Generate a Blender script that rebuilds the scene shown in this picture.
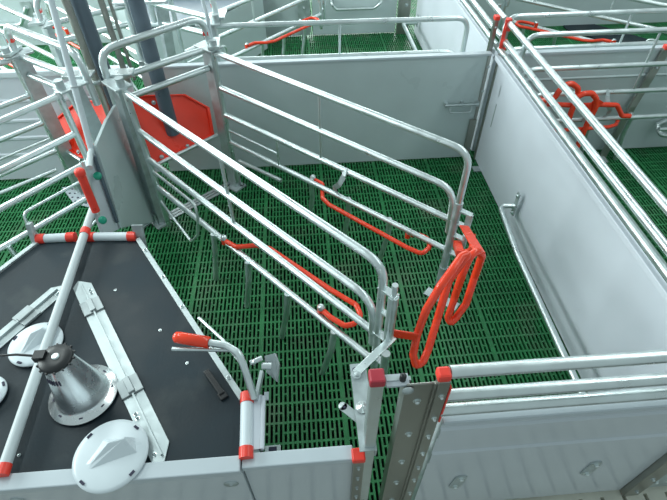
import bpy, math, random
from mathutils import Vector, Matrix
random.seed(4)
S = bpy.context.scene
for o in list(bpy.data.objects): bpy.data.objects.remove(o)
COL = S.collection
PI = math.pi

# ---------------------------------------------------------------- camera
cd = bpy.data.cameras.new('camera'); cam = bpy.data.objects.new('camera', cd); COL.objects.link(cam)
cd.sensor_width = 36; cd.lens = 25.809; cd.clip_start = .05
cam.matrix_world = Matrix.Translation((-1.27612, -2.98212, 2.14282)) @ Matrix(((0.997059, 0.058882, -0.049047), (-0.076420, 0.716164, -0.693736), (-0.005722, 0.695444, 0.718557))).to_4x4()
S.camera = cam
# ---------------------------------------------------------------- light
W = bpy.data.worlds.new('daylight'); S.world = W; W.use_nodes = True
bg = W.node_tree.nodes['Background']; bg.inputs[0].default_value = (.78, .96, .98, 1); bg.inputs[1].default_value = .42
def area(name, loc, size, energy, rot=(0, 0, 0), color=(.88, 1, .985)):
    l = bpy.data.lights.new(name, 'AREA'); l.shape = 'RECTANGLE'; l.size, l.size_y = size
    l.energy = energy; l.color = color
    o = bpy.data.objects.new(name, l); COL.objects.link(o); o.location = loc; o.rotation_euler = rot
area('barn_lamp', (-3.1, .6, 3.3), (.35, 4.5), 70)
area('barn_lamp', (1.2, -.2, 3.3), (.3, 4.5), 48)
area('barn_lamp', (-.9, 3.6, 3.3), (4.5, .4), 60)
area('window_light', (-1.5, 8.5, 2.6), (8, 1.6), 330, (math.radians(-74), 0, 0))
area('window_light', (-7.5, 1.5, 2.6), (1.8, 7), 520, (0, math.radians(-72), 0))
S.view_settings.view_transform = 'Standard'; S.view_settings.look = 'None'
S.view_settings.gamma = 1; S.view_settings.use_curve_mapping = False
S.view_settings.exposure = .24

# ---------------------------------------------------------------- materials
def mat(name, col, rough=.5, metal=0, noise=0, nscale=8, bump=0, bscale=40, stretch=(1, 1, 1), spec=.5, stain=None):
    m = bpy.data.materials.new(name); m.use_nodes = True; nt = m.node_tree; b = nt.nodes['Principled BSDF']
    b.inputs['Base Color'].default_value = (*col, 1); b.inputs['Roughness'].default_value = rough
    b.inputs['Metallic'].default_value = metal; b.inputs['Specular IOR Level'].default_value = spec
    tc = nt.nodes.new('ShaderNodeTexCoord'); mp = nt.nodes.new('ShaderNodeMapping'); mp.inputs['Scale'].default_value = stretch
    nt.links.new(tc.outputs['Object'], mp.inputs[0])
    if noise:
        n = nt.nodes.new('ShaderNodeTexNoise'); n.inputs['Scale'].default_value = nscale; n.inputs['Detail'].default_value = 5
        nt.links.new(mp.outputs[0], n.inputs['Vector'])
        mr = nt.nodes.new('ShaderNodeMapRange'); mr.inputs[1].default_value = .3; mr.inputs[2].default_value = .7
        mr.inputs[3].default_value = 1 - noise; mr.inputs[4].default_value = 1 + noise
        nt.links.new(n.outputs[0], mr.inputs[0])
        v = nt.nodes.new('ShaderNodeVectorMath'); v.operation = 'SCALE'; v.inputs[0].default_value = col
        nt.links.new(mr.outputs[0], v.inputs['Scale']); last = v.outputs[0]
        if stain:
            n3 = nt.nodes.new('ShaderNodeTexNoise'); n3.inputs['Scale'].default_value = stain[1]; n3.inputs['Detail'].default_value = 8
            nt.links.new(mp.outputs[0], n3.inputs['Vector'])
            m3 = nt.nodes.new('ShaderNodeMapRange'); m3.inputs[1].default_value = .55; m3.inputs[2].default_value = .75; m3.inputs[4].default_value = stain[2]
            nt.links.new(n3.outputs[0], m3.inputs[0])
            mx = nt.nodes.new('ShaderNodeMix'); mx.data_type = 'RGBA'; mx.inputs['B'].default_value = (*stain[0], 1)
            nt.links.new(m3.outputs[0], mx.inputs['Factor']); nt.links.new(last, mx.inputs['A']); last = mx.outputs['Result']
        nt.links.new(last, b.inputs['Base Color'])
        m2 = nt.nodes.new('ShaderNodeMapRange'); m2.inputs[1].default_value = .3; m2.inputs[2].default_value = .7
        m2.inputs[3].default_value = max(.05, rough * .75); m2.inputs[4].default_value = min(1, rough + .12)
        nt.links.new(n.outputs[0], m2.inputs[0]); nt.links.new(m2.outputs[0], b.inputs['Roughness'])
    if bump:
        n = nt.nodes.new('ShaderNodeTexNoise'); n.inputs['Scale'].default_value = bscale; n.inputs['Detail'].default_value = 4
        nt.links.new(mp.outputs[0], n.inputs['Vector'])
        bp = nt.nodes.new('ShaderNodeBump'); bp.inputs['Strength'].default_value = bump; bp.inputs['Distance'].default_value = .004
        nt.links.new(n.outputs[0], bp.inputs['Height']); nt.links.new(bp.outputs[0], b.inputs['Normal'])
    return m
M = dict(
 galv=mat('galvanised_steel', (.68, .745, .75), .34, .88, .07, 14),
 galvflat=mat('galvanised_sheet', (.47, .53, .54), .48, .6, .15, 22),
 galvdark=mat('dull_galvanised', (.36, .40, .41), .5, .6, .15, 22),
 stainless=mat('stainless_steel', (.37, .375, .345), .38, .9, .15, 10, .08, 80, (1, 1, .15), stain=((.20, .16, .11), 5, .6)),
 panel=mat('pvc_panel', (.63, .67, .73), .38, 0, .05, 2.0, .05, 6, spec=.4),
 glosspanel=mat('glossy_pvc_panel', (.56, .61, .65), .16, 0, .04, 2.0, .02, 6, spec=.5),
 panelgrey=mat('pvc_panel_grey', (.50, .58, .59), .34, 0, .05, 2.5, .05, 6, spec=.4),
 cap=mat('pvc_profile', (.50, .56, .60), .35, 0, .04, 4),
 white=mat('white_plastic', (.64, .71, .75), .32, 0, .03, 6),
 pipe=mat('grey_white_pvc_pipe', (.52, .58, .60), .4, 0, .04, 6),
 red=mat('red_plastic', (.84, .055, .035), .35, 0, .06, 20),
 darkred=mat('faded_red_plastic', (.42, .03, .05), .45, 0, .08, 20),
 paint=mat('red_paint', (.88, .06, .022), .18, 0, .02, 25),
 trough=mat('red_trough_plastic', (.90, .04, .012), .30, 0, .06, 5),
 black=mat('black_rubber_board', (.013, .024, .032), .5, 0, .25, 5, .12, 90, spec=.28, stain=((.075, .088, .085), 3.5, .6)),
 blackp=mat('black_plastic', (.012, .014, .016), .4),
 darkpipe=mat('dark_grey_pvc', (.10, .135, .17), .35, 0, .12, 5),
 green=mat('green_floor_plastic', (.017, .165, .052), .46, 0, .24, 9, .1, 50, spec=.45, stain=((.11, .19, .11), 3.5, .7)),
 knob=mat('green_plastic', (.0, .30, .19), .35),
 concrete=mat('concrete', (.60, .60, .52), .85, 0, .15, 6, .5, 30),
 pit=mat('pit', (.004, .006, .005), .9),
 alu=mat('spun_aluminium', (.80, .83, .84), .22, .95, .08, 10),
 holes=mat('dark_slot', (.02, .02, .05), .7),
)

# ---------------------------------------------------------------- mesh builder
ORG = {}
SPLIT = {'slots': 'slot', 'bolts': 'bolt', 'screws': 'screw', 'washer_bolts': 'washer_bolt', 'edge_trim': 'edge_trim', 'side_wall': 'side_wall', 'hinge_bracket': 'hinge_bracket'}
class MB:
    def __init__(s): s.v = []; s.f = []; s.sm = []
    def add(s, vs, fs, smooth=False):
        n = len(s.v); s.v += [Vector(p) for p in vs]; s.f += [[i + n for i in f] for f in fs]; s.sm += [smooth] * len(fs); return s
    def prism(s, poly, off):            # polygon (3d points) extruded by the vector off
        n = len(poly); off = Vector(off); P = [Vector(p) for p in poly]
        a = P + [p + off for p in P]
        nn = Vector((0, 0, 0))
        for i in range(n): nn += P[i].cross(P[(i + 1) % n])
        fl = nn.dot(off) > 0
        fs = [list(range(n))[::-1] if fl else list(range(n)), [i + n for i in (range(n) if fl else reversed(range(n)))]]
        for i in range(n):
            j = (i + 1) % n; q = [i, j, j + n, i + n]; fs.append(q if fl else q[::-1])
        return s.add(a, fs)
    def box(s, c, d, rz=0, ax=None):
        c = Vector(c); R = Matrix.Rotation(rz, 3, 'Z') if ax is None else ax
        p = [c + R @ Vector((x * d[0] / 2, y * d[1] / 2, z * d[2] / 2)) for x, y, z in
             ((-1,-1,-1),(1,-1,-1),(1,1,-1),(-1,1,-1),(-1,-1,1),(1,-1,1),(1,1,1),(-1,1,1))]
        return s.add(p, [[0,3,2,1],[4,5,6,7],[0,1,5,4],[1,2,6,5],[2,3,7,6],[3,0,4,7]])
    def bar(s, a, b, w, t, up=(0, 0, 1)):      # flat bar from a to b, width w across 'up x dir', thickness t along up
        a = Vector(a); b = Vector(b); d = (b - a).normalized(); u = Vector(up); x = d.cross(u).normalized(); z = x.cross(d)
        R = Matrix((d, x, z)).transposed(); return s.box((a + b) / 2, ((b - a).length, w, t), ax=R)
    def tube(s, pts, r, bend=0, seg=12, caps=True, close=False):
        P = [Vector(p) for p in pts]
        if bend and len(P) > 2:
            Q = [] if close else [P[0]]
            rng = range(len(P)) if close else range(1, len(P) - 1)
            for i in rng:
                p = P[i]; a = P[i - 1] - p; b = P[(i + 1) % len(P)] - p
                ang = a.angle(b); t = min(bend / max(math.tan(ang / 2), .05), a.length * .48, b.length * .48)
                if ang > PI - .05: Q.append(p); continue
                A = p + a.normalized() * t; B = p + b.normalized() * t
                k = 7
                for j in range(k + 1):
                    u = j / k; Q.append((1 - u) ** 2 * A + 2 * u * (1 - u) * p + u * u * B)
            if not close: Q.append(P[-1])
            P = Q
        n = len(P); rings = []; prev = None
        for i in range(n):
            if close: d = (P[(i + 1) % n] - P[i - 1]).normalized()
            else: d = (P[min(i + 1, n - 1)] - P[max(i - 1, 0)]).normalized()
            if prev is None:
                u = d.cross(Vector((0, 0, 1)) if abs(d.z) < .9 else Vector((1, 0, 0))).normalized()
            else:
                u = (prev - d * prev.dot(d)).normalized()
            prev = u; w = d.cross(u)
            rings.append([P[i] + (u * math.cos(2 * PI * k / seg) + w * math.sin(2 * PI * k / seg)) * r for k in range(seg)])
        vs = [p for rg in rings for p in rg]; fs = []
        for i in range(n if close else n - 1):
            for k in range(seg):
                a = i * seg + k; b = i * seg + (k + 1) % seg; j = (i + 1) % n
                fs.append([a, j * seg + k, j * seg + (k + 1) % seg, b][::-1])
        s.add(vs, fs, True)
        if caps and not close:
            s.add(rings[0], [list(range(seg))[::-1]]); s.add(rings[-1], [list(range(seg))])
        return s
    def lathe(s, c, prof, seg=40, axis=(0, 0, 1), smooth=True):     # prof: (r, h)
        c = Vector(c); a = Vector(axis).normalized(); u = a.orthogonal().normalized(); w = a.cross(u)
        vs = []; fs = []
        for r, h in prof:
            for k in range(seg):
                t = 2 * PI * k / seg; vs.append(c + a * h + (u * math.cos(t) + w * math.sin(t)) * max(r, 1e-4))
        for i in range(len(prof) - 1):
            for k in range(seg):
                k2 = (k + 1) % seg; fs.append([i * seg + k, i * seg + k2, (i + 1) * seg + k2, (i + 1) * seg + k])
        return s.add(vs, fs, smooth)
    def bolt(s, c, axis, r=.008, h=.006):
        return s.lathe(c, [(0, h + .004), (r * .6, h + .003), (r, h), (r, 0), (r * 1.7, 0), (r * 1.7, -.002), (0, -.002)][::-1], 10, axis, False)
    def build(s, name, m, parent=None, bevel=0, label=None, local=False, **kw):
        if name in SPLIT:                       # each small fitting is a part of its own
            last = None; cuts = s.parts(); 
            for vs, fs, sm in cuts:
                q = MB(); q.v, q.f, q.sm = vs, fs, sm; last = q._build(SPLIT[name], m, parent, bevel, label, local)
            return last
        return s._build(name, m, parent, bevel, label, local)
    def parts(s):
        par = list(range(len(s.v)))
        def find(i):
            while par[i] != i: par[i] = par[par[i]]; i = par[i]
            return i
        for f in s.f:
            for i in f[1:]: par[find(i)] = find(f[0])
        g = {}
        for k, f in enumerate(s.f): g.setdefault(find(f[0]), []).append(k)
        out = []
        for ks in g.values():
            mp = {}; vs = []; fs = []
            for k in ks:
                for i in s.f[k]:
                    if i not in mp: mp[i] = len(vs); vs.append(s.v[i])
                fs.append([mp[i] for i in s.f[k]])
            out.append((vs, fs, [s.sm[k] for k in ks]))
        return out
    def _build(s, name, m, parent=None, bevel=0, label=None, local=False):
        me = bpy.data.meshes.new(name); org = Vector((0, 0, 0))
        if parent is not None and not local: org = ORG[parent.name]
        elif parent is None and not local:
            xs = [v.x for v in s.v]; ys = [v.y for v in s.v]; zs = [v.z for v in s.v]
            org = Vector(((min(xs) + max(xs)) / 2, (min(ys) + max(ys)) / 2, min(zs)))
        me.from_pydata([tuple(v - org) for v in s.v], [], s.f)
        for p, q in zip(me.polygons, s.sm): p.use_smooth = q
        me.materials.append(M[m]); me.validate(); me.update()
        o = bpy.data.objects.new(name, me); COL.objects.link(o)
        if parent is not None: o.parent = parent; ORG[o.name] = ORG[parent.name]
        else: o.location = org; ORG[o.name] = org
        if bevel:
            b = o.modifiers.new('bevel', 'BEVEL'); b.width = bevel; b.segments = 2; b.limit_method = 'ANGLE'
        if label: o['label'] = label
        return o
def tag(o, label, cat, group=None, kind=None):
    if label: o['label'] = label
    if cat: o['category'] = cat
    if group: o['group'] = group
    if kind: o['kind'] = kind
    return o
def thing(name, loc, label, cat, group=None, rz=0, scale=(1, 1, 1)):
    o = bpy.data.objects.new(name, None); COL.objects.link(o); o.location = loc; o.rotation_euler = (0, 0, rz); o.scale = scale
    o.empty_display_size = .1; ORG[o.name] = Vector(loc) if not rz else Vector((0, 0, 0))
    return tag(o, label, cat, group)
def copy_tree(o, parent=None, name=None):
    c = o.copy(); COL.objects.link(c)
    if parent is not None: c.parent = parent; c.matrix_parent_inverse = o.matrix_parent_inverse.copy()
    for ch in [x for x in bpy.data.objects if x.parent == o]: copy_tree(ch, c)
    return c
def struct(o): o['kind'] = 'structure'; return o

# ================================================================ SETTING
# slatted green plastic floor: one tile of real slots, repeated
def slat_grid(nx, ny, x0, px, slot, y0, py, gap, split, depth, W):
    b = MB()
    def quad(xa, ya, xb, yb): b.add([(xa, ya, 0), (xb, ya, 0), (xb, yb, 0), (xa, yb, 0)], [[0, 1, 2, 3]])
    def hole(xa, ya, xb, yb):
        b.add([(xa, ya, 0), (xb, ya, 0), (xb, yb, 0), (xa, yb, 0), (xa, ya, -depth), (xb, ya, -depth), (xb, yb, -depth), (xa, yb, -depth)],
              [[0, 4, 5, 1], [1, 5, 6, 2], [2, 6, 7, 3], [3, 7, 4, 0]])
    for j in range(ny):
        ya = y0 + j * py; yb = ya + py; h0 = ya + gap / 2; h1 = yb - gap / 2; x = 0.0
        for i in range(nx):
            xs = x0 + i * px; xe = xs + slot
            quad(x, ya, xs, yb); quad(xs, ya, xe, h0); quad(xs, h1, xe, yb)
            if split and split(i, j):
                m = (h0 + h1) / 2; g = .0045
                hole(xs, h0, xe, m - g); quad(xs, m - g, xe, m + g); hole(xs, m + g, xe, h1)
            else: hole(xs, h0, xe, h1)
            x = xe
        quad(x, ya, W, yb)
    return b
PAT = 'LSLSLSSSLSLSLSLSLS'
pat = lambda i, j: PAT[(i + (0, 3, 8)[j]) % 18] == 'S'
fb = slat_grid(18, 3, .0120, .0214, .0118, 0, .0955, .0105, pat, .022, .4)
fo = fb.build('floor', 'green', local=True); struct(fo)
fo.location = (-5.16, -2.385, 0)
for ax, n, d in ((0, 23, .4), (1, 22, .2865)):
    a = fo.modifiers.new('repeat', 'ARRAY'); a.use_relative_offset = False; a.use_constant_offset = True
    v = [0, 0, 0]; v[ax] = d; a.constant_offset_displace = v; a.count = n
struct(MB().box((-.6, .2, -.42), (12, 9, .04)).build('floor', 'pit'))
cb = slat_grid(55, 1, .035, .092, .016, 0, .6, .05, None, .08, 5.2)
co = cb.build('floor', 'concrete', local=True); struct(co); co.location = (-3.30, -3.0, -.003)

# ---- partition boards ------------------------------------------------------
def board(b, p0, p1, z0, z1, th, bumps=(), out=1):
    """upright board from p0 to p1 (xy) with raised horizontal ribs"""
    p0 = Vector((*p0, 0)); p1 = Vector((*p1, 0)); d = (p1 - p0).normalized(); n = Vector((d.y, -d.x, 0)) * out
    prof = [(0, z0)]
    for a, c in bumps: prof += [(0, a), (.007, a + .008), (.007, c - .008), (0, c)]
    prof += [(0, z1), (-th, z1), (-th, z0)]
    b.prism([p0 + n * q[0] + Vector((0, 0, q[1])) for q in prof], p1 - p0)
    return b
GP = 'white and grey pen partition panels'

# back partition of the pen in the middle (a gate-like grey board with a slide bolt)
t = thing('pen_partition', (-1.15, 0, 0), 'grey board partition across the back of the central pen, with a slide bolt', 'partition')
board(MB(), (-2.27, -.015), (-.035, -.015), .012, .79, .03).build('board', 'panelgrey', t)
MB().box((-1.15, 0, .797), (2.24, .042, .016)).build('top_profile', 'cap', t, .003)
bl = MB()
bl.tube([(-.29, -.04, .46), (-.05, -.04, .46)], .008)
for x in (-.28, -.17, -.06): bl.box((x, -.027, .46), (.02, .026, .035))
bl.tube([(-.25, -.042, .455), (-.25, -.055, .41), (-.10, -.055, .41), (-.10, -.042, .455)], .005, .012, 8)
bl.build('slide_bolt', 'galvflat', t)
MB().box((-.045, -.02, .4), (.018, .012, .78)).build('edge_strip', 'stainless', t)
MB().box((-.06, -.03, .185), (.05, .01, .30)).build('angle_plate', 'stainless', t)
sb = MB()
for z in (.1, .3, .55, .72): sb.bolt((-.04, -.028, z), (0, -1, 0), .006)
sb.build('bolts', 'galvflat', t)

# right side partition with three rails on top
def side_partition(y0, y1, label):
    t = thing('pen_partition', (0, (y0 + y1) / 2, 0), label, 'partition', None)
    ya, yb = (y0 + .05, y1 - .03)
    board(MB(), (.015, yb), (.015, ya), .01, .765, .03, ((.742, .752),)).build('board', 'panel', t)
    MB().box((0.0, (ya + yb) / 2, .785), (.030, yb - ya, .030)).build('top_profile', 'panel', t, .003)
    for z, x in ((.838, .004), (.890, .02), (1.0, .02)):
        MB().tube([(x, y0 + .02, z), (x, y1 - .03, z)], .0175, 0, 16).build('top_rail', 'galv', t)
    return t
side_partition(-2.39, 0, 'long white partition on the right of the central pen, topped by three galvanised rails')
side_partition(0, 2.39, 'white railed partition running away behind the back corner of the central pen')
# corner posts where the rails meet
def post(x, y, h, w, d, label, capm='red', pm='stainless', z0=0.0, rz=0, bolts=4, grp=None, face=(0, -1, 0)):
    t = thing('partition_post', (x, y, z0), label, 'post', grp)
    MB().box((x, y, z0 + (h - z0) / 2), (w, d, h - z0), rz).build('shaft', pm, t, .003)
    MB().box((x, y, h + .004), (w + .007, d + .007, .026), rz).build('cap', capm, t, .005)
    b = MB(); f = Vector(face)
    for i in range(bolts): b.bolt(Vector((x, y, h - .05 - i * (h - .1) / bolts)) + f * (d / 2 + .001), face, .0045)
    if bolts: b.build('bolts', 'galvflat', t)
    return t
post(-.030, .045, 1.0, .026, .034, 'steel corner post with the farther of two adjoining red caps', bolts=5)
t = post(.018, -.035, 1.01, .024, .026, 'steel corner post with the nearer of two adjoining red caps', bolts=3)
for z in (.838, .89, .975): MB().box((.014, -.056, z), (.036, .012, .036)).build('rail_holder', 'red', t, .004)
MB().box((.0, -.052, .93), (.02, .008, .19)).build('red_strip', 'red', t)

# ribbed white back partition of the pen on the left
t = thing('pen_partition', (-3.45, 0, 0), 'ribbed white board partition closing the back of the left-hand pen', 'partition')
board(MB(), (-4.62, -.015), (-2.35, -.015), .012, .775, .03, ((.20, .23), (.33, .36), (.46, .49), (.60, .63))).build('board', 'panel', t)
MB().box((-3.48, 0, .79), (2.27, .05, .035)).build('top_profile', 'white', t, .004)
# back partition of the pen on the right
t = thing('pen_partition', (1.2, 0, 0), 'pale board partition behind the red-hooped crate of the right-hand pen', 'partition')
board(MB(), (.05, -.015), (2.6, -.015), .012, .78, .03, ((.60, .62),)).build('board', 'panelgrey', t)
MB().box((1.33, 0, .79), (2.56, .045, .02)).build('top_profile', 'cap', t, .003)
# steel stay leaning against it
t = thing('support_stay', (1.3, -.05, 0), 'dark steel red-topped strut against the pale board partition in the right-hand pen', 'post')
sp = [(1.081, -0.050, 0.785), (0.915, -0.050, 0.046)]
MB().bar((1.13, -.035, .80), (.985, -.10, .0), .05, .02, (0, 1, 0)).build('shaft', 'stainless', t)
MB().box((1.135, -.035, .81), (.06, .035, .03)).build('cap', 'red', t, .004)
MB().box((.97, -.13, .012), (.05, .10, .008)).build('foot', 'galvflat', t)
b = MB()
for u in (.15, .35, .55): b.bolt((1.13 - .145 * u, -.048 - .065 * u, .8 - .8 * u), (0, -1, 0), .006)
b.build('bolts', 'galvflat', t)

# far back row
t = thing('pen_partition', (-1.2, 2.39, 0), 'far grey board partition at the top edge, with a bent steel grip on it', 'partition')
board(MB(), (-1.10, 2.375), (-.20, 2.375), .012, .78, .03).build('board', 'panelgrey', t)
MB().tube([(-.90, 2.37, .37), (-.90, 2.32, .34), (-.85, 2.32, .285), (-.45, 2.32, .285), (-.375, 2.32, .34), (-.375, 2.37, .37)], .013, .05).build('grip', 'galv', t)
t = thing('pen_partition', (-2.5, 2.39, 0), 'far grey board partition left of the rounded steel post plate', 'partition')
board(MB(), (-4.62, 2.375), (-1.24, 2.375), .012, .78, .03, ((.5, .52),)).build('board', 'panelgrey', t)
t = thing('post_plate', (-1.19, 2.37, 0), 'round-ended steel post plate with bolts between two far grey partitions', 'post')
b = MB(); pl = [(-1.255, .8), (-1.255, .08), (-1.235, .03), (-1.19, .012), (-1.145, .03), (-1.125, .08), (-1.125, .8)]
b.prism([(x, 2.345, z) for x, z in pl], (0, .02, 0)); b.build('plate', 'galvflat', t)
b = MB()
for z in (.1, .2, .3, .4, .5): b.bolt((-1.19, 2.343, z), (0, -1, 0), .012)
b.build('bolts', 'galvflat', t)
t = thing('partition_post', (-.12, 2.35, 0), 'far dark steel post at the top edge where the grey and white partitions meet', 'post')
MB().box((-.12, 2.36, .42), (.13, .03, .84)).build('shaft', 'stainless', t)
b = MB()
for z in (.15, .3, .45, .6): b.bolt((-.10, 2.343, z), (0, -1, 0), .012)
b.build('bolts', 'galvflat', t)
t = thing('pen_partition', (1.2, 2.39, 0), 'far grey board partition in the top right corner of the photo', 'partition')
board(MB(), (.05, 2.375), (4.2, 2.375), .012, .78, .03).build('board', 'panelgrey', t)

# front right partition: ribbed board with three rails on top
t = thing('pen_partition', (-.47, -2.39, 0), 'ribbed white partition at the front right with three galvanised rails above', 'partition')
b = MB(); board(b, (-.925, -2.407), (-.05, -2.407), .012, .80, .03, ((.50, .59), (.70, .77)), 1)
b.build('board', 'glosspanel', t)
MB().box((-.49, -2.392, .808), (.87, .046, .022)).build('top_profile', 'cap', t, .004)
for z, yy in ((.862, -2.395), (.928, -2.385), (1.055, -2.385)):
    MB().tube([(-.94, yy, z), (.02, yy, z)], .0175, 0, 16).build('top_rail', 'galv', t)
def plate2(p, q, y, root, w=.045):
    a = Vector((p[0], y, p[1])); c = Vector((q[0], y, q[1])); d = (c - a).normalized(); x = d.cross(Vector((0, 1, 0))).normalized()
    pts = []
    for k in range(9): t_ = -PI / 2 + PI * k / 8; pts.append(c + (d * math.cos(t_) + x * math.sin(t_)) * w / 2)
    for k in range(9): t_ = PI / 2 + PI * k / 8; pts.append(a + (d * math.cos(t_) + x * math.sin(t_)) * w / 2)
    r = MB().prism(pts, (0, -.005, 0)).build('oblong_plate', 'galvflat', root)
    bb = MB(); bb.bolt(a + Vector((0, -.006, 0)), (0, -1, 0), .008); bb.bolt(c + Vector((0, -.006, 0)), (0, -1, 0), .008); bb.build('bolts', 'galv', r)
plate2((-.79, .25), (-.782, .33), -2.4075, t); plate2((-.295, .275), (-.293, .36), -2.4075, t)
# next front panel beyond the corner
t = thing('pen_partition', (.5, -2.39, 0), 'cut-off grey steel-plated partition in the bottom right corner of the photo', 'partition')
board(MB(), (.03, -2.407), (1.3, -2.407), .012, .80, .03, ((.50, .59),), 1).build('board', 'panel', t)
b = MB()
b.prism([(.035, -2.408, .03), (.20, -2.408, .03), (.20, -2.408, .06), (.035, -2.408, .42)], (0, -.004, 0)); b.build('corner_plate', 'galvflat', t)
b = MB()
for x, z in ((.06, .10), (.065, .22), (.07, .32), (.12, .09), (.10, .2)): b.bolt((x, -2.413, z), (0, -1, 0), .008)
b.build('bolts', 'galv', t)
t = thing('partition_post', (-.01, -2.415, 0), 'tall stainless corner post at the front right, standing on the concrete', 'post')
MB().box((-.012, -2.415, .56), (.07, .03, 1.12)).build('shaft', 'stainless', t, .003)
b = MB()
for z in (.06, .2, .34, .5, .66): b.bolt((-.012, -2.431, z), (0, -1, 0), .006)
b.build('bolts', 'galvflat', t)

# front left partitions (lower)
t = thing('pen_partition', (-1.35, -2.39, 0), 'low white front partition between the creep lid and the small red-capped post', 'partition')
board(MB(), (-1.532, -2.392), (-1.175, -2.392), .012, .56, .03).build('board', 'glosspanel', t)
MB().box((-1.354, -2.383, .568), (.357, .048, .026)).build('top_profile', 'cap', t, .004)
t = thing('pen_partition', (-2.0, -2.40, 0), 'low white partition under the front edge of the black creep lid', 'partition')
board(MB(), (-3.0, -2.405), (-1.536, -2.405), .012, .55, .03).build('board', 'glosspanel', t)
MB().box((-2.268, -2.393, .571), (1.464, .052, .036)).build('top_profile', 'cap', t, .004)
b = MB()
for x, z in ((-1.585, .45), (-2.275, .46)):
    b.lathe((x, -2.405, z), [(0, .009), (.006, .009), (.007, .004), (.024, .003), (.024, 0)][::-1], 20, (0, -1, 0))
b.build('washer_bolts', 'galvflat', t)

# posts along the front
post(-1.160, -2.395, .575, .036, .036, 'short steel post with a red cap at the right end of the low front partition', bolts=5)
t = thing('partition_post', (-1.13, -2.37, 0), 'galvanised square post with a dull red cap, holding an angle arm', 'post')
MB().box((-1.124, -2.372, .515), (.036, .036, 1.03)).build('shaft', 'galv', t, .004)
MB().box((-1.124, -2.372, 1.028), (.041, .041, .030)).build('cap', 'darkred', t, .005)
b = MB()
b.bar((-1.13, -2.40, .62), (-1.132, -2.10, .64), .055, .006, (0, 0, 1))
b.bar((-1.106, -2.40, .60), (-1.106, -2.10, .62), .006, .05, (0, 0, 1))
b.build('angle_arm', 'galvflat', t)
b = MB(); b.lathe((-1.133, -2.26, .634), [(0, .012), (.007, .012), (.008, .005), (.022, .004), (.022, 0)][::-1], 20); b.build('washer_bolt', 'galv', t)
MB().lathe((-1.143, -2.125, .643), [(.010, 0), (.010, .002), (0, .002)], 16).build('hole', 'holes', t)
tb = MB(); ta_ = Vector((-1.196, -2.235, .60)); tc0 = Vector((-1.14, -2.29, .60)); tb.bar(ta_, tc0, .030, .005); tb.lathe(ta_, [(0, .0025), (.015, .0025), (.015, -.0025), (0, -.0025)][::-1], 20); tb.build('tab', 'galvflat', t)
MB().lathe((-1.190, -2.241, .603), [(.005, 0), (.005, .001), (0, .001)], 12).build('hole', 'holes', t)
MB().bar((-1.10, -2.372, 1.005), (-1.035, -2.372, 1.0), .03, .012, (0, 1, 0)).build('linking_strap', 'galvflat', t)
b = MB(); b.bar((-1.10, -2.375, 1.012), (-1.04, -2.375, 1.012), .034, .008); b.build('linking_plate', 'cap', t)
MB().lathe((-1.056, -2.375, 1.016), [(.009, 0), (.009, .018), (.005, .022), (0, .022)], 14).build('black_bolt', 'blackp', t)

t = thing('partition_post', (-.98, -2.40, 0), 'wide folded stainless post with rows of bolts and a bright red cap', 'post')
b = MB()
b.box((-.998, -2.392, .50), (.10, .006, 1.04))
b.box((-1.048, -2.372, .49), (.006, .045, 1.02))
b.box((-.975, -2.398, .51), (.008, .010, 1.04))
b.box((-.957, -2.398, .52), (.030, .026, 1.06))
b.build('shaft', 'stainless', t, .002)
MB().box((-.960, -2.394, 1.062), (.036, .034, .028)).build('cap', 'red', t, .007)
MB().box((-.938, -2.40, .92), (.005, .022, .20)).build('red_edge', 'red', t)
b = MB()
for z in (.93, .72, .5, .3, .1): b.bolt((-1.012, -2.396, z), (0, -1, 0), .007)
for z in (.98, .85, .73, .6, .48, .36, .22, .1): b.bolt((-.957, -2.412, z), (0, -1, 0), .005)
b.build('bolts', 'galv', t)
MB().lathe((-1.045, -2.398, 1.0), [(0, .010), (.008, .008), (.016, .004), (.016, 0)][::-1], 16, (0, -1, 0)).build('large_washer', 'galvflat', t)

# ================================================================ WALL GUARD PIPES
def guard_pipe(x, y0, y1, s, label, cat='pipe', sy=1):
    t = thing('wall_guard_pipe', (x * 1.0, y0, .2), label, 'pipe')
    MB().tube([(x * .15, y0, .24), (x, y0 + .03 * sy, .215), (x, y1, .20)], .0165, .05, 14).build('tube', 'galv', t)
    b = MB(); b.box((s * -.006, y0 - .0, .25), (.008, .034, .17)); r = b.build('bracket', 'galvflat', t, .003)
    b = MB(); b.bolt((s * -.012, y0, .31), (-s, 0, 0), .008); b.bolt((s * -.012, y0, .19), (-s, 0, 0), .008); b.build('bolts', 'galv', r)
    MB().tube([(s * -.005, y1 + .04 * sy, .22), (x, y1 + .0 * sy, .20)], .014).build('end_stay', 'galv', t)
    return t
t = thing('wall_guard_pipe', (-.1, -.86, .0), 'low guard pipe running along the long white partition, bracket at its far end', 'pipe')
MB().tube([(-.012, -.86, .235), (-.085, -.80, .195), (-.118, -1.20, .195), (-.128, -2.2, .195), (-.02, -2.25, .195)], .0165, .045, 14).build('tube', 'galv', t)
b = MB(); b.box((-.019, -.86, .25), (.008, .034, .17)); r = b.build('bracket', 'galvflat', t, .003)
b = MB(); b.bolt((-.024, -.86, .315), (-1, 0, 0), .009); b.bolt((-.024, -.86, .185), (-1, 0, 0), .009); b.build('bolts', 'galv', r)
t = thing('wall_guard_pipe', (-.18, 1.8, .0), 'low guard pipe along the white railed partition in the pen behind', 'pipe')
MB().tube([(-.02, 2.12, .20), (-.17, 2.12, .20), (-.17, .2, .20), (-.02, .15, .2)], .019, .05, 12).build('tube', 'galv', t)
MB().box((-.018, 2.12, .22), (.008, .04, .12)).build('bracket', 'galvflat', t)
t = thing('wall_guard_pipe', (1.4, -.1, .0), 'bent end of a guard pipe low on the pale board partition at the right edge', 'pipe')
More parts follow.
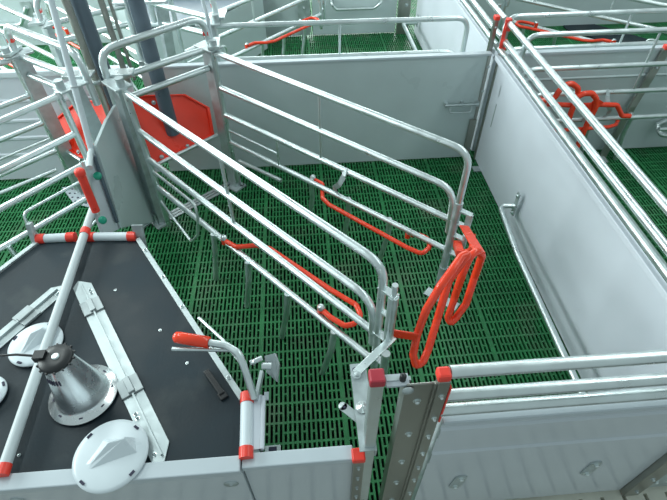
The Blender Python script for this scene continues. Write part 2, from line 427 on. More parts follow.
MB().tube([(1.42, -.03, .26), (1.32, -.06, .24), (1.33, -.14, .20), (2.1, -.15, .20)], .017, .04, 12).build('tube', 'galv', t)
MB().box((1.43, -.025, .27), (.05, .01, .05)).build('bracket', 'galvflat', t)
t = thing('wall_guard_pipe', (-4.3, 2.35, .0), 'low bent guard pipe against the far partition in the top left corner', 'pipe')
MB().tube([(-4.9, 2.33, .24), (-4.1, 2.33, .24), (-3.98, 2.34, .40)], .02, .05, 12).build('tube', 'galv', t)
MB().box((-3.98, 2.355, .38), (.10, .01, .14)).build('bracket', 'galvflat', t)

# ================================================================ CRATE SIDES
# local frame: +x from head end to rear end, z up, sow side = side * y
CR = 'galvanised crate sides of the neighbouring pens'
def crate_side(which, loc, rz, label):
    sd = 1 if which == 'A' else -1
    L = 1.845 if which == 'A' else 1.645
    ln = .09 if which == 'A' else 0.0
    t = thing('crate_side', loc, label, 'crate side', None, rz)
    R = .0158
    def bld(b, n, m='galv', p=t, bv=0, label=None): 
        o = b.build(n, m, p, bv, label, local=True); ORG[o.name] = Vector((0, 0, 0)); return o
    # head post: folded channel plus an inner tube
    b = MB(); pz = .99
    b.prism([(-.045, -.020, 0), (.035, -.020, 0), (.035, .020, 0), (-.045, .020, 0)], (ln, 0, pz))
    bld(b, 'head_post', 'galvflat', bv=.004)
    tx = .075 + ln if which == 'A' else .035
    bld(MB().tube([(tx - .03 if which == 'A' else tx, 0, .06), (tx, 0, .5), (tx, 0, 1.0)], .017), 'inner_tube')
    b = MB(); b.box((.0 + ln, 0, 1.0), (.15, .09, .012)); b.tube([(.05 + ln, 0, .99), (.05 + ln, 0, 1.05)], .022); bld(b, 'top_plate', 'galvflat', bv=.003)
    b = MB(); b.box((.0, 0, .008), (.13, .10, .012)); b.box((.0, -.03 * sd, .05), (.06, .012, .09)); b.bolt((.04, .03, .014), (0, 0, 1), .011); b.bolt((-.04, -.03, .014), (0, 0, 1), .011)
    bld(b, 'foot_plate', 'galvflat')
    Z1, Z2, Z3, Z4 = .98, .765, .585, .385
    x0 = tx + .01
    # upper two rails are bent down into the rear upright, the lower two butt against it
    bld(MB().tube([(x0, 0, Z1), (L, 0, Z1 - .005), (L, 0, .24)], R, .085, 16), 'top_rail')
    bld(MB().tube([(x0, 0, Z2), (L - .035, 0, Z2 - .005), (L - .02, 0, .50)], R, .10, 16), 'rail')
    bld(MB().tube([(x0, 0, Z3), (L - .01, 0, Z3 - .005)], R, 0, 16), 'rail')
    bld(MB().tube([(x0, 0, Z4), (L - .01, 0, Z4 - .005)], R, 0, 16), 'rail')
    # fingers down to the slats
    us = (.73, 1.02, 1.315, 1.62) if which == 'A' else (.72, 1.0, 1.28)
    for u in us:
        bld(MB().tube([(u, -.012 * sd, Z4), (u - .005, -.025 * sd, .25), (u - .055, -.04 * sd, .0)], .0155, .10), 'leg')
    # thin vertical link and thin loops
    if which == 'A':
        bld(MB().tube([(.945, 0, Z1), (.945, 0, Z3)], .008), 'link_rod')
        bld(MB().tube([(.17, 0, .50), (.585, 0, .50), (.60, -.01, .42), (.56, -.02, .27), (.47, -.03, .16), (.17, -.01, .27), (.12, 0, .30)], .0085, .04), 'loop_rod')
    else:
        bld(MB().tube([(.815, 0, Z1), (.815, 0, Z3)], .008), 'link_rod')
        bld(MB().tube([(.03, 0, .475), (.475, 0, .475)], .007), 'thin_rod')
        bld(MB().tube([(.475, 0, Z3), (.475, 0, Z4)], .007), 'link_rod')
        bld(MB().tube([(.10, 0, .26), (.48, 0, .275)], .013), 'low_rod')
    # red guard bar clipped to the lowest rail, bowed to the sow side
    if which == 'A':
        pts = [(0.845, -0.010, 0.410), (0.916, -0.001, 0.410), (0.981, 0.077, 0.410), (1.049, 0.112, 0.410), (1.455, 0.132, 0.410), (1.605, 0.149, 0.410), (1.659, 0.120, 0.410), (1.667, 0.064, 0.410), (1.647, 0.030, 0.410), (1.566, 0.019, 0.410), (1.522, 0.022, 0.410)]
    else:
        pts = [(0.717, 0.053, 0.360), (0.778, 0.051, 0.360), (0.860, -0.051, 0.360), (0.926, -0.073, 0.360), (1.461, -0.092, 0.360), (1.547, -0.085, 0.360), (1.553, -0.016, 0.360), (1.515, 0.030, 0.360), (1.466, 0.030, 0.360), (1.428, 0.001, 0.360)]
    gb = bld(MB().tube(pts, .0125, .03, 12), 'guard_bar', 'paint', label='red guard bar')
    for p in (pts[0], pts[-1]):
        b = MB()
        b.tube([Vector(p) + Vector((-.02, 0, -.03)), Vector(p) + Vector((-.02, 0, .016))], .0145)
        bld(b, 'clip', 'paint', gb); b = MB()
        b.lathe(Vector(p) + Vector((-.015, 0, .012)), [(0, .016), (.009, .016), (.010, .008), (.017, .007), (.017, 0)][::-1], 12, (.3, -.4, .9))
        bld(b, 'clip_nut', 'galv', gb)
    b = MB()
    if which == 'A':
        # pivot pipe with two flanges at the rear
        b.tube([(L + .05, 0, .565), (L + .05, 0, .86)], .019, 0, 16); b.tube([(L + .05, 0, .86), (L + .05, 0, .92)], .011); b.tube([(L + .05, 0, .30), (L + .05, 0, .50)], .018)
        b.box((L + .025, 0, .865), (.075, .030, .008)); b.box((L + .025, 0, .595), (.08, .034, .008)); b.box((L + .025, 0, .74), (.05, .022, .008)); b.box((L + .03, 0, .42), (.05, .03, .008))
        bld(b, 'pivot', 'galv', bv=.001)
    else:
        b.box((L + .04, 0, .66), (.07, .028, .008)); b.box((L + .065, 0, .62), (.03, .014, .08)); b.box((L + .04, 0, .58), (.07, .03, .008))
        b.tube([(L + .07, 0, .36), (L + .07, 0, .53)], .013); b.box((L + .04, 0, .50), (.06, .03, .008)); b.box((L + .04, 0, .38), (.06, .03, .008)); b.tube([(L, 0, .26), (L, 0, .70)], .0205)
        bld(b, 'pivot', 'galvflat', bv=.001)
        b = MB(); b.prism([(L - .07, .03, .0), (L + .13, .03, .0), (L + .13, -.03, .0), (L - .07, -.03, .0)], (0, 0, .008)); b.tube([(L, 0, .008), (L, 0, .26)], .024); b.bolt((L + .02, -.03, .20), (.5, -.8, .2), .013)
        bld(b, 'foot', 'galvflat')
        b = MB(); cz = [(.985, -.0, .60), (1.0, -.035, .57), (.985, -.055, .52), (.95, -.05, .48), (.935, -.03, .44), (.93, .0, .40)]
        for i in range(len(cz) - 1): b.bar(cz[i], cz[i + 1], .03, .004, (0, 1, 0.01))
        bld(b, 'spring_strap', 'galvflat')
    return t
AROT = math.atan2(-1.371, 1.214); BROT = math.atan2(-1.107, 1.205)
A = crate_side('A', (-2.257, -.561, 0), AROT, 'nearer galvanised crate side in the central pen, tied by a strap to the front')
B = crate_side('B', (-1.785, -.218, 0), BROT, 'farther galvanised crate side in the central pen, a spring strap on its lowest rails')
def mirror(src, mx, my, label, loc=None, rz=None):
    c = copy_tree(src); x, y, z = src.location
    if mx: x = -4.62 - x
    if my: y = -y
    c.location = (x, y, z) if loc is None else loc
    r = src.rotation_euler.z
    c.rotation_euler = (0, 0, (r if mx == my else -r) if rz is None else rz)
    c.scale = (-1 if mx else 1, -1 if my else 1, 1); c['label'] = label
    return c
mirror(A, 1, 0, 'nearer crate side of the left pen, its rails slanting over the green slats')
mirror(B, 1, 0, 'farther crate side of the left pen, before the ribbed white partition')
mirror(A, 0, 1, 'slanting crate side with a red guard bar in the pen behind the grey back partition')
mirror(B, 0, 1, 'crate side swung open along the back face of the grey back partition', (-1.82, .13, 0), 0)
mirror(A, 1, 1, 'slanting crate side with a red bar beyond the ribbed white partition, top left')
mirror(B, 1, 1, 'farther crate side of the pen beyond the ribbed white partition, top left edge')
mirror(B, 1, 0, 'crate side swung parallel to the pale board partition in the right-hand pen', (1.74, -.17, 0), 0)
c = mirror(B, 1, 1, 'crate side swung parallel to the far face of the pale board partition, top right', (1.72, .13, 0), 0)
mirror(A, 1, 1, 'slanting crate side with a red guard bar in the far right pen', (2.05, .42, 0), math.atan2(1.23, -1.35) + PI)

# flat straps holding the rear of the crate to the front arm
t = thing('tie_strap', (-1.06, -2.05, .6), 'flat galvanised strap from the crate pivot to the angle arm of the front post', 'strap')
MB().bar((-.978, -1.975, .606), (-1.143, -2.142, .652), .030, .006).build('strap', 'galv', t, .002)
MB().bar((-1.135, -2.134, .652), (-1.150, -2.150, .635), .030, .006, (.3, .3, .8)).build('bent_end', 'galv', t)
b = MB(); b.bolt((-1.14, -2.15, .655), (0, 0, 1), .009); b.build('bolt', 'galvflat', t)

# ---- red rear gate -----------------------------------------------------------
t = thing('rear_gate', (-.8, -1.8, .4), 'bright red hooped rear gate closing the crate in the central pen', 'gate')
h1 = [(-0.887, -1.970, 0.600), (-0.898, -2.002, 0.510), (-0.882, -2.016, 0.450), (-0.853, -2.006, 0.460), (-0.829, -1.972, 0.490), (-0.790, -1.898, 0.600), (-0.759, -1.843, 0.760), (-0.711, -1.824, 0.860), (-0.699, -1.814, 0.870), (-0.724, -1.822, 0.870), (-0.773, -1.878, 0.860), (-0.821, -1.923, 0.830), (-0.865, -1.951, 0.730)]
MB().tube(h1, .0155, .03, 14, close=True).build('hoop', 'paint', t)
h2 = [(-0.709, -1.817, 0.480), (-0.697, -1.830, 0.460), (-0.675, -1.820, 0.480), (-0.637, -1.795, 0.540), (-0.614, -1.754, 0.670), (-0.617, -1.765, 0.800), (-0.642, -1.769, 0.840), (-0.681, -1.797, 0.840), (-0.694, -1.805, 0.760), (-0.694, -1.795, 0.600)]
MB().tube(h2, .0155, .03, 14, close=True).build('hoop', 'paint', t)
MB().bar((-0.986, -1.956, 0.605), (-0.886, -1.983, 0.605), .008, .045).build('flat_arm', 'paint', t, .003)
MB().bar((-0.556, -1.407, 0.620), (-0.635, -1.776, 0.830), .042, .008).build('flat_arm', 'paint', t, .003)
b = MB(); b.tube([(-0.548, -1.349, 0.450), (-0.553, -1.421, 0.460), (-0.561, -1.543, 0.600), (-0.544, -1.503, 0.660)], .009, .02); b.bar((-0.552, -1.369, 0.470), (-0.569, -1.471, 0.500), .035, .03)
b.build('latch_arm', 'paint', t)

t = thing('rear_gate', (.45, -.25, .4), 'red hooped rear gate seen through the rails in the right-hand pen', 'gate')
for pts in ([(0.507, -0.250, 0.403), (0.503, -0.250, 0.508), (0.510, -0.250, 0.600), (0.486, -0.250, 0.663), (0.435, -0.250, 0.696), (0.398, -0.250, 0.691), (0.367, -0.250, 0.648), (0.353, -0.250, 0.594), (0.263, -0.250, 0.584)], [(0.633, -0.270, 0.227), (0.634, -0.270, 0.299), (0.636, -0.270, 0.424), (0.646, -0.270, 0.519), (0.627, -0.270, 0.592), (0.580, -0.270, 0.635), (0.528, -0.270, 0.634), (0.490, -0.270, 0.612)]):
    MB().tube(pts, .018, .035, 12).build('hoop', 'paint', t)
MB().tube([(0.336, -0.230, 0.548), (0.546, -0.230, 0.527), (0.696, -0.230, 0.527), (0.816, -0.230, 0.518), (0.888, -0.230, 0.433), (0.946, -0.230, 0.430)], .016, .03).build('guard_bar', 'paint', t)
MB().bar((0.613, -0.260, 0.494), (0.661, -0.260, 0.578), .07, .008, (0, 1, 0)).build('gusset', 'paint', t)
b = MB(); b.tube([(0.262, -0.240, 0.600), (0.380, -0.240, 0.464)], .012); b.build('latch_arm', 'paint', t)
MB().box((.66, -.19, .42), (.035, .01, .09)).build('bracket', 'galvflat', t)

# ---- head gates and troughs ---------------------------------------------------
HD = Vector((.472, .343, 0)).normalized(); HB = Vector((-HD.y, HD.x, 0))
def hp(s, z, back=0): v = Vector((-2.257, -.561, 0)) + HD * s + HB * back; v.z = z; return v
t = thing('head_gate', (-2.02, -.39, .85), 'arched galvanised head gate joining the two crate sides of the central pen', 'gate')
MB().tube([hp(-.005, .86), hp(.0, 1.14), hp(.58, 1.16), hp(.60, .98)], .019, .09, 14).build('arch', 'galv', t)
MB().tube([hp(.03, .985), hp(.56, .99)], .018).build('rail', 'galv', t)
MB().tube([hp(.09, .87), hp(.56, .88)], .018).build('rail', 'galv', t)
MB().box(hp(.06, 1.01), (.15, .075, .014), math.atan2(HD.y, HD.x) - .6).build('latch_plate', 'galv', t, .003)
b = MB(); b.prism([hp(.55, 1.01, -.06), hp(.60, 1.01, -.10), hp(.68, 1.01, .02), hp(.60, 1.01, .05)], (0, 0, .014)); b.build('latch_plate', 'galv', t)
MB().box(hp(.585, 1.075), (.03, .03, .02)).build('red_insert', 'red', t)
hgate = t

TR = math.atan2(HD.y, HD.x)
def make_trough(loc, mirror_x, out, rim, low, label):
    t = thing('feed_trough', loc, label, 'trough', None, -TR if mirror_x else TR, (-1, 1, 1) if mirror_x else (1, 1, 1))
    tl = math.radians(30)                # local: x along the head end, y away from the sow, z up
    def tp(x, h, off=0): return Vector((x, math.sin(tl) * h - math.cos(tl) * off + .05, .385 + math.cos(tl) * h + math.sin(tl) * off))
    n = Vector((0, math.cos(tl), -math.sin(tl)))
    r = MB().prism([tp(*p) for p in out], n * .012).build('back_shell', 'trough', t, .003, local=True)
    cx_ = sum(p[0] for p in out) / len(out); cy_ = sum(p[1] for p in out) / len(out)
    ring = [tp(*p) for p in out]; inner = [tp(cx_ + (p[0] - cx_) * .94, cy_ + (p[1] - cy_) * .94) for p in out]
    b = MB()
    for i in range(len(out)):
        j = (i + 1) % len(out); b.prism([ring[i], ring[j], inner[j], inner[i]], -n * .014)
    b.build('rim_fold', 'trough', t, .003, local=True)
    MB().tube([tp(*rim[0], .02), tp(*rim[1], .02)], .012).build('steel_rim', 'galv', t, local=True)
    b = MB()
    for p in low: b.bolt(tp(*p, .01), -n, .008)
    b.build('bolts', 'galvflat', t, local=True)
    return t
make_trough((-2.03, -.40, 0), False, [(-.235, .0), (.255, .03), (.30, .20), (.185, .325), (-.10, .41), (-.22, .41), (-.30, .20)], ((-.30, -.008), (.27, .026)), ((-.12, .03), (.06, .03), (-.02, .34)),
            'red plastic sow trough with a steel rim, at the head of the central crate')
make_trough((-2.59, -.40, 0), True, [(-.10, .02), (.166, -.052), (.41, -.028), (.455, .12), (.248, .296), (-.003, .361), (-.15, .38), (-.17, .15)], ((.15, -.06), (.45, -.032)), ((.2, -.02), (.38, .0), (.2, .25)),
            'red plastic sow trough left of the dark pipes, in the neighbouring pen')
# head gates of the neighbours
for mx, my, lab in ((1, 0, 'galvanised head gate of the left-hand crate, in front of the left red trough'), (0, 1, 'head gate of the crate behind the grey back partition'), (1, 1, 'head gate of the crate in the far left pen')):
    c = copy_tree(hgate); x, y, z = hgate.location; c.location = (-4.62 - x if mx else x, -y if my else y, z)
    c.scale = (-1 if mx else 1, -1 if my else 1, 1); c['label'] = lab

# floor strip between the crate feet
t = thing('floor_strip', (-2.0, -.39, 0), 'slotted flat steel strip lying on the slats between the two crate feet', 'strip')
a0 = (-2.234, -0.570, 0.006); b0 = (-1.779, -0.203, 0.006)
b = MB()
for d in (-.028, 0, .028):
    o_ = Vector((.3, -.6, 0)).normalized() * d + Vector((-.01, .02, 0)); b.bar(Vector(a0) + o_, Vector(b0) + o_, .02, .006)
b.build('strip', 'galvflat', t)

# ================================================================ FEED PIPES
def vpipe(x, y, z0, z1, r, m, label, name='feed_pipe', collar=None, ball=False, grp=None):
    t = thing(name, (x, y, z0), label, 'pipe', grp)
    MB().tube([(x, y, z0), (x, y, z1)], r, 0, 24).build('tube', m, t)
    if collar:
        b = MB()
        for z in collar: b.lathe((x, y, z), [(r, -.012), (r + .006, -.012), (r + .006, .012), (r, .012)], 24); b.box((x - r - .02, y, z), (.035, .012, .024))
        b.build('clamp', 'galvflat', t)
    return t
vpipe(-2.09, -.29, .50, 2.3, .042, 'darkpipe', 'thick dark grey feed pipe hanging over the central red trough', collar=(.95,))
vpipe(-2.385, -.27, .60, 2.3, .042, 'darkpipe', 'thick dark grey feed pipe above the gap between the two red troughs', collar=(.85,))
vpipe(-2.415, -.34, .55, 2.3, .020, 'stainless', 'slim stainless water pipe alongside the left dark feed pipe', 'water_pipe', collar=(.88,))
vpipe(-2.26, -.30, .85, 2.3, .016, 'stainless', 'slim stainless water pipe between the two dark feed pipes', 'water_pipe')
vpipe(-2.225, -.28, .85, 2.3, .009, 'stainless', 'thinnest steel tube hugging the slim water pipe between the dark feed pipes', 'water_pipe')
vpipe(-2.15, -.27, .95, 2.3, .009, 'galv', 'thin galvanised tube just left of the right dark feed pipe', 'water_pipe')
# white downpipe to the creep corner
t = thing('downpipe', (-2.31, -.93, .8), 'long white leaning pipe that ends at the corner above the red sleeve', 'pipe')
MB().tube([(-2.31, -.925, .81), (-2.31, -.70, 1.50), (-2.31, -.52, 2.0)], .0145, .0, 18).build('tube', 'white', t)
MB().lathe((-2.31, -.832, 1.095), [(.0145, -.005), (.017, -.005), (.017, .005), (.0145, .005)], 18, (0, .31, .95)).build('joint_ring', 'pipe', t)
t = thing('downpipe', (-1.76, -.2, 1.1), 'short white pipe rising from the top of the farther crate post', 'pipe')
MB().tube([(-1.762, -.20, 1.02), (-1.762, -.20, 1.17), (-1.78, -.17, 1.28), (-1.80, -.17, 2.0)], .011, .03).build('tube', 'white', t)

# ================================================================ GREY CREEP CORNER SHEETS
t = thing('divider_sheet', (-2.29, -.75, 0), 'tall grey plastic divider sheet between the creep box and the crate head', 'panel')
sh = [(-2.295, -0.924, 0.835), (-2.295, -0.702, 0.845), (-2.295, -0.443, 0.828), (-2.295, -0.353, 0.717), (-2.295, -0.381, 0.621), (-2.295, -0.386, 0.216), (-2.295, -0.577, 0.017), (-2.295, -1.022, 0.381)]
MB().prism([(-2.295, p[1], max(p[2], .02)) for p in sh], (.016, 0, 0)).build('sheet', 'panelgrey', t, .002)
t = thing('corner_panel', (-2.30, -1.15, 0), 'narrow grey upright panel behind the creep lid, green knobs along its edge', 'panel')
MB().prism([(-2.315, p[1], max(p[2], .02)) for p in [(-2.315, -1.061, 0.805), (-2.315, -0.916, 0.825), (-2.315, -0.874, 0.803), (-2.315, -0.899, 0.643), (-2.315, -0.983, 0.346), (-2.315, -1.182, 0.478), (-2.315, -1.148, 0.652)]], (.018, 0, 0)).build('sheet', 'panel', t, .002)
sm = [(-2.285, -0.975, 0.811), (-2.285, -1.034, 0.435)]
MB().tube(sm, .009).build('dark_seam', 'darkpipe', t)
MB().tube([(-2.29, -1.16, .60), (-2.29, -1.09, .86)], .009).build('rod', 'galv', t)
for p in [(-2.272, -1.049, 0.741), (-2.272, -1.181, 0.575)]:
    MB().lathe(p, [(0, 0), (.016, 0), (.019, .006), (.019, .018), (.015, .024), (0, .026)], 18, (.25, -.45, .85)).build('knob', 'knob', t, label='round green knob')
t = thing('pipe_sleeve', (-2.31, -1.15, .7), 'red plastic sleeve with a round cap slanting down beside the green knobs', 'sleeve')
ps = [(-2.275, -1.177, 0.860), (-2.275, -1.194, 0.651)]
MB().tube([ps[0], ps[1]], .0185, 0, 16).build('sleeve', 'red', t)
MB().lathe(ps[0], [(0, .022), (.017, .02), (.0225, .010), (.0225, -.010), (.018, -.015), (0, -.015)][::-1], 20, Vector(ps[0]) - Vector(ps[1])).build('cap', 'red', t)
t = thing('elbow_pipe', (-2.31, -1.0, .8), 'short grey pipe joining the white leaning pipe to the red sleeve cap', 'pipe')
MB().tube([(-2.31, -.925, .81), (-2.30, -.97, .822), (-2.278, -1.075, .815)], .014, .03, 16).build('tube', 'pipe', t)
# plate with punched holes near the left feet
t = thing('punched_plate', (-2.5, -.75, 0), 'small punched steel plate on the green slats left of the red sleeve', 'plate')
pp = [(-3.012, -0.153, 0.012), (-2.891, -0.140, 0.012), (-2.739, -0.393, 0.012), (-2.874, -0.340, 0.012)]
MB().prism(pp, (0, 0, .006)).build('plate', 'cap', t)
b = MB()
for i in range(3):
    for j in range(4):
        u, v = .2 + .3 * i, .15 + .23 * j
        p = (Vector(pp[0]) * (1 - u) + Vector(pp[1]) * u) * (1 - v) + (Vector(pp[3]) * (1 - u) + Vector(pp[2]) * u) * v
        b.lathe(p + Vector((0, 0, .006)), [(.008, 0), (.008, .001), (0, .001)], 10)
b.build('holes', 'holes', t)

# ================================================================ CREEP BOX
LZ = .565
def lid_poly(): return [(-2.560, -1.279, 0.565), (-2.082, -1.305, 0.565), (-1.533, -2.160, 0.565), (-1.537, -2.381, 0.565), (-2.293, -2.370, 0.565)]
lp = lid_poly()
left = [(-4.62 - p[0], p[1], p[2]) for p in (lp[2], lp[1])]
cx = -2.31
poly = [(-2.545, -1.30, LZ), (-2.08, -1.315, LZ), (-1.545, -2.165, LZ), (-1.545, -2.364, LZ), (-3.075, -2.364, LZ), (-3.075, -2.165, LZ)]
t = thing('creep_box', (-2.31, -2.0, 0), 'black-lidded piglet creep box with white edge tubes, at the front left', 'creep box')
r = MB().prism([Vector(p) - Vector((0, 0, .022)) for p in poly], (0, 0, .022)).build('lid', 'black', t)
b = MB()
def edge(b, p, q, w, h, dz=0, inset=0):
    b.bar(Vector(p) + Vector((0, 0, dz)), Vector(q) + Vector((0, 0, dz)), w, h)
edge(b, poly[1], poly[2], .022, .03, -.004); edge(b, poly[0], poly[5], .022, .03, -.004)
o = b.build('edge_trim', 'galvflat', t, .002)
b = MB()
for k in range(5):
    p = Vector(poly[1]).lerp(Vector(poly[2]), .1 + .2 * k); b.bolt(p + Vector((0, 0, .013)), (0, 0, 1), .006)
b.build('bolts', 'galv', o)
# side walls under the lid
b = MB()
for p, q in ((poly[1], poly[2]), (poly[2], poly[3]), (poly[0], poly[1]), (poly[0], poly[5])):
    b.bar(Vector((p[0], p[1], .275)), Vector((q[0], q[1], .275)), .015, .53)
b.build('side_wall', 'panelgrey', t)
# hinge tubes with red ends
def redtube(a, c, rr=.021, r_end=.0215, el=.035, name='hinge_tube'):
    a = Vector(a); c = Vector(c); d = (c - a).normalized()
    o = MB().tube([a, c], rr, 0, 18).build(name, 'white', t)
    for p, q in ((a - d * .002, a + d * el), (c + d * .002, c - d * el)):
        MB().tube([p, q], r_end + .002, 0, 18).build('red_end', 'red', o)
redtube((-2.545, -1.285, LZ + .012), (-2.375, -1.285, LZ + .012)); redtube((-2.315, -1.29, LZ + .012), (-2.09, -1.305, LZ + .012))
redtube((-1.527, -2.155, LZ + .018), (-1.519, -2.378, LZ + .018), .0215)
b = MB(); b.tube([(-1.472, -2.165, .575), (-1.472, -2.35, .575)], .010); b.bar((-1.49, -2.16, .575), (-1.49, -2.35, .575), .03, .014); b.build('hinge_tab', 'panel', t)
MB().bar((-1.468, -2.16, .568), (-1.452, -2.16, .568), .03, .006, (0, 0, 1)).build('hinge_ear', 'cap', t)
b = MB(); b.bar((-2.072, -1.285, .63), (-2.085, -1.36, .35), .012, .05, (1, 0, 0)); b.bar((-2.555, -1.265, .66), (-2.56, -1.31, .50), .03, .02, (1, 0, 0)); b.build('hinge_bracket', 'galvflat', t)
b = MB(); b.bar((-1.683, -2.045, LZ + .01), (-1.615, -2.145, LZ + .01), .022, .014); b.bar((-1.622, -2.135, LZ + .006), (-1.605, -2.16, LZ + .006), .03, .012); b.build('handle', 'blackp', t, .004)
b = MB()
for p in [(-1.760, -2.002, 0.566), (-2.260, -2.302, 0.566), (-1.821, -2.371, 0.566), (-1.619, -2.127, 0.566), (-2.114, -1.620, 0.566), (-1.887, -1.843, 0.566)]: b.bolt(p, (0, 0, 1), .0035, .001)
b.build('screws', 'galv', t)
# long grey pipe lying along the lid
t = thing('lid_pipe', (-2.3, -1.8, .58), 'long pale grey pipe with red ends lying across the creep lid', 'pipe')
a = (-2.325, -1.122, 0.605); c = (-2.270, -2.348, 0.600)
o = MB().tube([a, c], .0185, 0, 20).build('tube', 'pipe', t)
d = (Vector(c) - Vector(a)).normalized()
MB().tube([Vector(c) - d * .005, Vector(c) + d * .03], .0205, 0, 20).build('red_end', 'red', t)
m1 = (-2.318, -1.286, 0.605)
MB().tube([Vector(m1) - d * .018, Vector(m1) + d * .018], .021, 0, 20).build('red_collar', 'red', t)
# galvanised V brackets
def vbracket(a, c, label, plates, side):
    t = thing('lid_bracket', a, label, 'bracket'); a = Vector(a); c = Vector(c); d = (c - a).normalized(); n = Vector((-d.y, d.x, 0)); L = (c - a).length; w = .036
    b = MB()
    pts = [a + n * 0, a + d * .035 + n * w, a + d * L + n * w, a + d * (L + .0) - n * w, a + d * .035 - n * w]
    if side: pts = [a + d * .0 - n * w * .2, a + d * .045 + n * w, a + d * (L - .05) + n * w, a + d * L + n * 0, a + d * (L) - n * w, a + d * .03 - n * w]
    b.prism(pts, (0, 0, .005)); b.build('flat_strip', 'galvflat', t)
    b = MB(); b.bar(a + d * .03 + Vector((0, 0, .011)), a + d * (L - .02) + Vector((0, 0, .011)), .006, .012); b.build('raised_rib', 'galvflat', t)
    for u in plates:
        b = MB(); p = a + d * L * u + Vector((0, 0, .010)); b.bar(p - d * .038, p + d * .038, .078, .006); b.bar(p - d * .034 + Vector((0, 0, .008)), p + d * .034 + Vector((0, 0, .008)), .022, .012); b.build('clamp_plate', 'galvdark', t, .002)
    b = MB()
    for u in (.09, .11, .78, .80, .96):
        b.bolt(a + d * L * u + n * (.02 if int(u * 100) % 2 else -.02) + Vector((0, 0, .006)), (0, 0, 1), .005)
    b.build('bolts', 'galv', t)
vbracket((-2.278, -1.556, 0.566), (-1.782, -2.359, 0.566), 'flat galvanised strip on the creep lid with two steel plates on it', (.19, .66), 1)
vbracket((-2.339, -1.579, 0.566), (-2.568, -1.950, 0.566), 'flat galvanised strip on the creep lid with one steel plate on it', (.42,), 0)
# white dished covers
def cover(px, r, rz, label, tilt=(0, 0)):
    t = thing('dish_cover', px, label, 'cover')
    c = Vector(px)
    b = MB(); b.lathe(c, [(0, .012), (r * .80, .010), (r * .90, .006), (r, .004), (r * 1.005, .0), (r, -.003), (0, -.003)][::-1], 48)
    b.build('disc', 'white', t)
    d = Vector((math.cos(rz), math.sin(rz), 0)); n = Vector((-d.y, d.x, 0)); z = Vector((0, 0, 1)); b = MB()
    base = [c + d * .62 * r * k + n * w * r + z * .009 for k, w in ((-1.0, -.10), (1.0, -.42), (1.15, .05), (-.05, .50), (-1.05, .12))]
    top = [c + d * .62 * r * k + n * w * r + z * h for k, w, h in ((-.85, .0, .014), (.80, -.02, .05), (.85, .03, .05), (.15, .12, .05), (-.85, .02, .014))]
    b.add(base + top, [[5, 6, 7, 8, 9], [0, 1, 6, 5], [1, 2, 7, 6], [2, 3, 8, 7], [3, 4, 9, 8], [4, 0, 5, 9]])
    b.build('raised_spout', 'white', t, .004)
    b = MB()
    for k in range(4):
        a_ = rz + .35 + k * PI / 2; e = Vector((math.cos(a_), math.sin(a_), 0)); f = Vector((-e.y, e.x, 0))
        b.bar(c + e * r * .90 + f * -.009 + z * .0085, c + e * r * .90 + f * .009 + z * .0085, .008, .003)
    b.build('slots', 'holes', t)
    return t
cover((-1.948, -2.337, 0.594), .116, .55, 'white dished plastic cover overhanging the front edge of the creep lid')
cover((-2.347, -1.879, 0.578), .098, .9, 'white dished plastic cover behind the heat lamp, under its cable')
cover((-2.456, -2.082, 0.578), .075, .2, 'white plastic cover cut off by the left edge of the photo')
# heat lamp
lc = Vector((-2.106, -2.103, 0.572))
t = thing('heat_lamp', lc, 'cone-shaped aluminium heat lamp with a black top standing on the creep lid', 'lamp')
MB().lathe(lc, [(.086, .004), (.112, .0), (.117, .002), (.116, .006), (.092, .010), (.085, .025), (.050, .20), (.044, .235)], 56).build('reflector', 'alu', t)
b = MB()
for k in range(8):
    a_ = k * PI / 4 + .2; e = Vector((math.cos(a_), math.sin(a_), 0)); f = Vector((-e.y, e.x, 0)); b.bar(lc + e * .098 - f * .006 + Vector((0, 0, .009)), lc + e * .098 + f * .006 + Vector((0, 0, .009)), .005, .002)
for k in range(6):
    a_ = -2.3 + k * .16; e = Vector((math.cos(a_), math.sin(a_), 0)); b.bar(lc + e * .0575 + Vector((0, 0, .165)), lc + e * .0538 + Vector((0, 0, .185)), .004, .003)
b.build('vent_slots', 'holes', t)
b = MB(); tc_ = lc + Vector((0, 0, .232))
b.lathe(tc_, [(.0, .016), (.012, .016), (.020, .016), (.048, .014), (.053, .008), (.053, .002), (.036, 0), (.0, 0)][::-1], 36)
for k in range(14):
    a_ = k * 2 * PI / 14; e = Vector((math.cos(a_), math.sin(a_), 0)); b.bar(tc_ + e * .050 + Vector((0, 0, .004)), tc_ + e * .058 + Vector((0, 0, .004)), .005, .008)
b.box(tc_ + Vector((-.048, .008, .012)), (.035, .03, .026)); top = b.build('cap', 'blackp', t)
b = MB(); b.lathe(tc_ + Vector((.004, 0, .016)), [(.012, 0), (.011, .005), (.006, .006), (0, .004)], 18); b.build('eyelet', 'galv', top)
MB().tube([tc_ + Vector((-.05, .008, .012)), tc_ + Vector((-.12, .015, .02)), tc_ + Vector((-.32, .03, .0))], .004, .05, 8).build('cable', 'blackp', top)

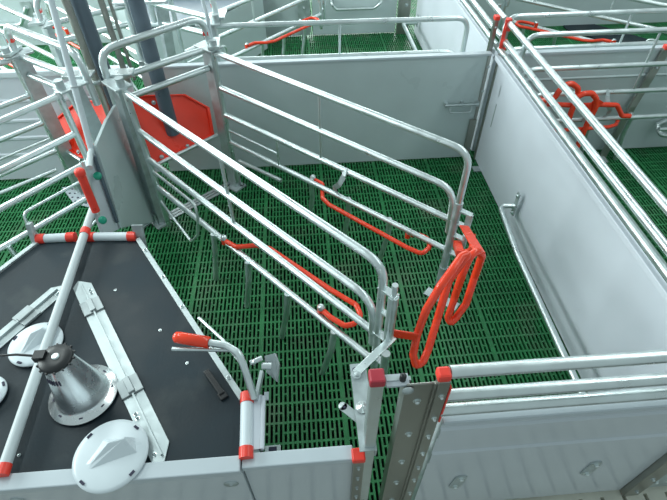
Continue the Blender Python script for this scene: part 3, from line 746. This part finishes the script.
# ---- red-gripped latch lever ---------------------------------------------------
t = thing('latch_lever', (-1.5, -2.15, .58), 'galvanised latch lever with a red rubber grip reaching over the creep lid', 'lever')
gp = [(-1.759, -2.003, 0.740), (-1.652, -2.032, 0.740)]
lev = [(-1.652, -2.032, 0.740), (-1.583, -2.048, 0.735), (-1.538, -2.079, 0.730), (-1.519, -2.124, 0.680), (-1.499, -2.180, 0.600)]
MB().tube(lev, .0125, .035, 14).build('arm', 'galv', t)
g0, g1 = Vector(gp[0]), Vector(gp[1]); d = (g1 - g0).normalized()
MB().lathe(g0, [(0, -.010), (.012, -.007), (.019, 0), (.0205, .015), (.0205, (g1 - g0).length + .01), (.014, (g1 - g0).length + .012)], 22, d).build('grip', 'paint', t, label='red rubber grip')
rod = [(-1.775, -2.031, 0.710), (-1.567, -2.052, 0.710), (-1.528, -2.096, 0.700), (-1.507, -2.172, 0.600)]
MB().tube(rod, .0075, .03, 8).build('flat_rod', 'galv', t)
ck = [(-1.461, -2.053, 0.660), (-1.422, -2.044, 0.660), (-1.410, -2.078, 0.640), (-1.422, -2.115, 0.580), (-1.460, -2.083, 0.600)]
MB().prism(ck, (.004, .004, -.012)).build('catch_plate', 'galvflat', t, .002)
b = MB(); b.tube([(-1.508, -2.084, 0.670), (-1.467, -2.067, 0.670)], .009); b.lathe((-1.508, -2.084, 0.670), [(0, .0), (.006, .004), (.012, .014)], 10, (1, .1, 0)); b.tube([(-1.469, -2.087, 0.650), (-1.434, -2.090, 0.650)], .012)
b.build('spindle', 'galv', t)
b = MB(); b.bar((-1.474, -2.082, 0.600), (-1.494, -2.183, 0.590), .012, .03); b.build('base_bar', 'galvflat', t)
t = thing('stay_rod', (-1.685, -1.869, 0.580), 'thin steel rod crossing the slanted edge of the creep lid behind the red grip', 'rod')
MB().tube([(-1.730, -1.822, 0.600), (-1.622, -1.947, 0.620), (-1.556, -2.034, 0.600)], .006).build('rod', 'galv', t)

# small bits on the pen floor
t = thing('floor_clip', (-1.491, -2.128, 0.010), 'small steel clip on the green slats by the low front partition', 'clip')
cp = Vector((-1.492, -2.126, 0.004))
MB().box(cp + Vector((0, 0, .006)), (.07, .035, .012)).build('plate', 'galvflat', t, .003)
MB().box(cp + Vector((0, 0, .013)), (.035, .018, .004)).build('slot', 'holes', t)

# flat black patch just above the floor of the far right pen
t = tag(MB().prism([(1.754, 2.652, 0.004), (2.053, 2.413, 0.004), (2.599, 1.768, 0.004), (2.414, 1.451, 0.004), (2.104, 1.714, 0.004), (1.871, 2.066, 0.004), (1.713, 2.272, 0.004)], (0, 0, .012)).build('dark_patch', 'black'), 'flat black patch on the floor of the far right pen, under the red bar', 'mat')
# far left creep box lid
t = thing('creep_box', (-2.31, 2.0, 0), 'dark creep box lid far behind the dark feed pipes at the top left', 'creep box')
fp = [(-2.545, 1.30), (-2.08, 1.315), (-1.60, 2.08), (-1.60, 2.33), (-3.02, 2.33), (-3.02, 2.08)]
MB().prism([(x, y, .545) for x, y in fp], (0, 0, .02)).build('lid', 'darkpipe', t)
b = MB()
for i in (0, 1, 5):
    p, q_ = fp[i], fp[(i + 1) % 6]; b.bar((*p, .275), (*q_, .275), .015, .53)
b.build('side_wall', 'panelgrey', t)
for p, q_ in (((-2.545, 1.285, .58), (-2.35, 1.285, .58)), ((-2.29, 1.285, .58), (-2.09, 1.30, .58))):
    MB().tube([p, q_], .021, 0, 14).build('hinge_tube', 'white', t)
    MB().tube([Vector(q_) - Vector((.04, 0, 0)), Vector(q_) + Vector((.002, 0, 0))], .024, 0, 14).build('red_end', 'red', t)

# sets of alike things
for pre, g in (('crate_side', 'galvanised crate sides'), ('pen_partition', 'partitions between the pens'), ('partition_post', 'posts of the partitions'),
               ('feed_trough', 'red sow troughs'), ('head_gate', 'head gates of the crates'), ('rear_gate', 'red hooped rear gates'), ('feed_pipe', 'dark feed pipes'),
               ('water_pipe', 'slim water pipes'), ('dish_cover', 'white dished covers on the creep lid'), ('lid_bracket', 'bracket strips on the creep lid'), ('wall_guard_pipe', 'low guard pipes along the partitions')):
    for o in bpy.data.objects:
        if o.parent is None and o.name.split('.')[0] == pre: o['group'] = g
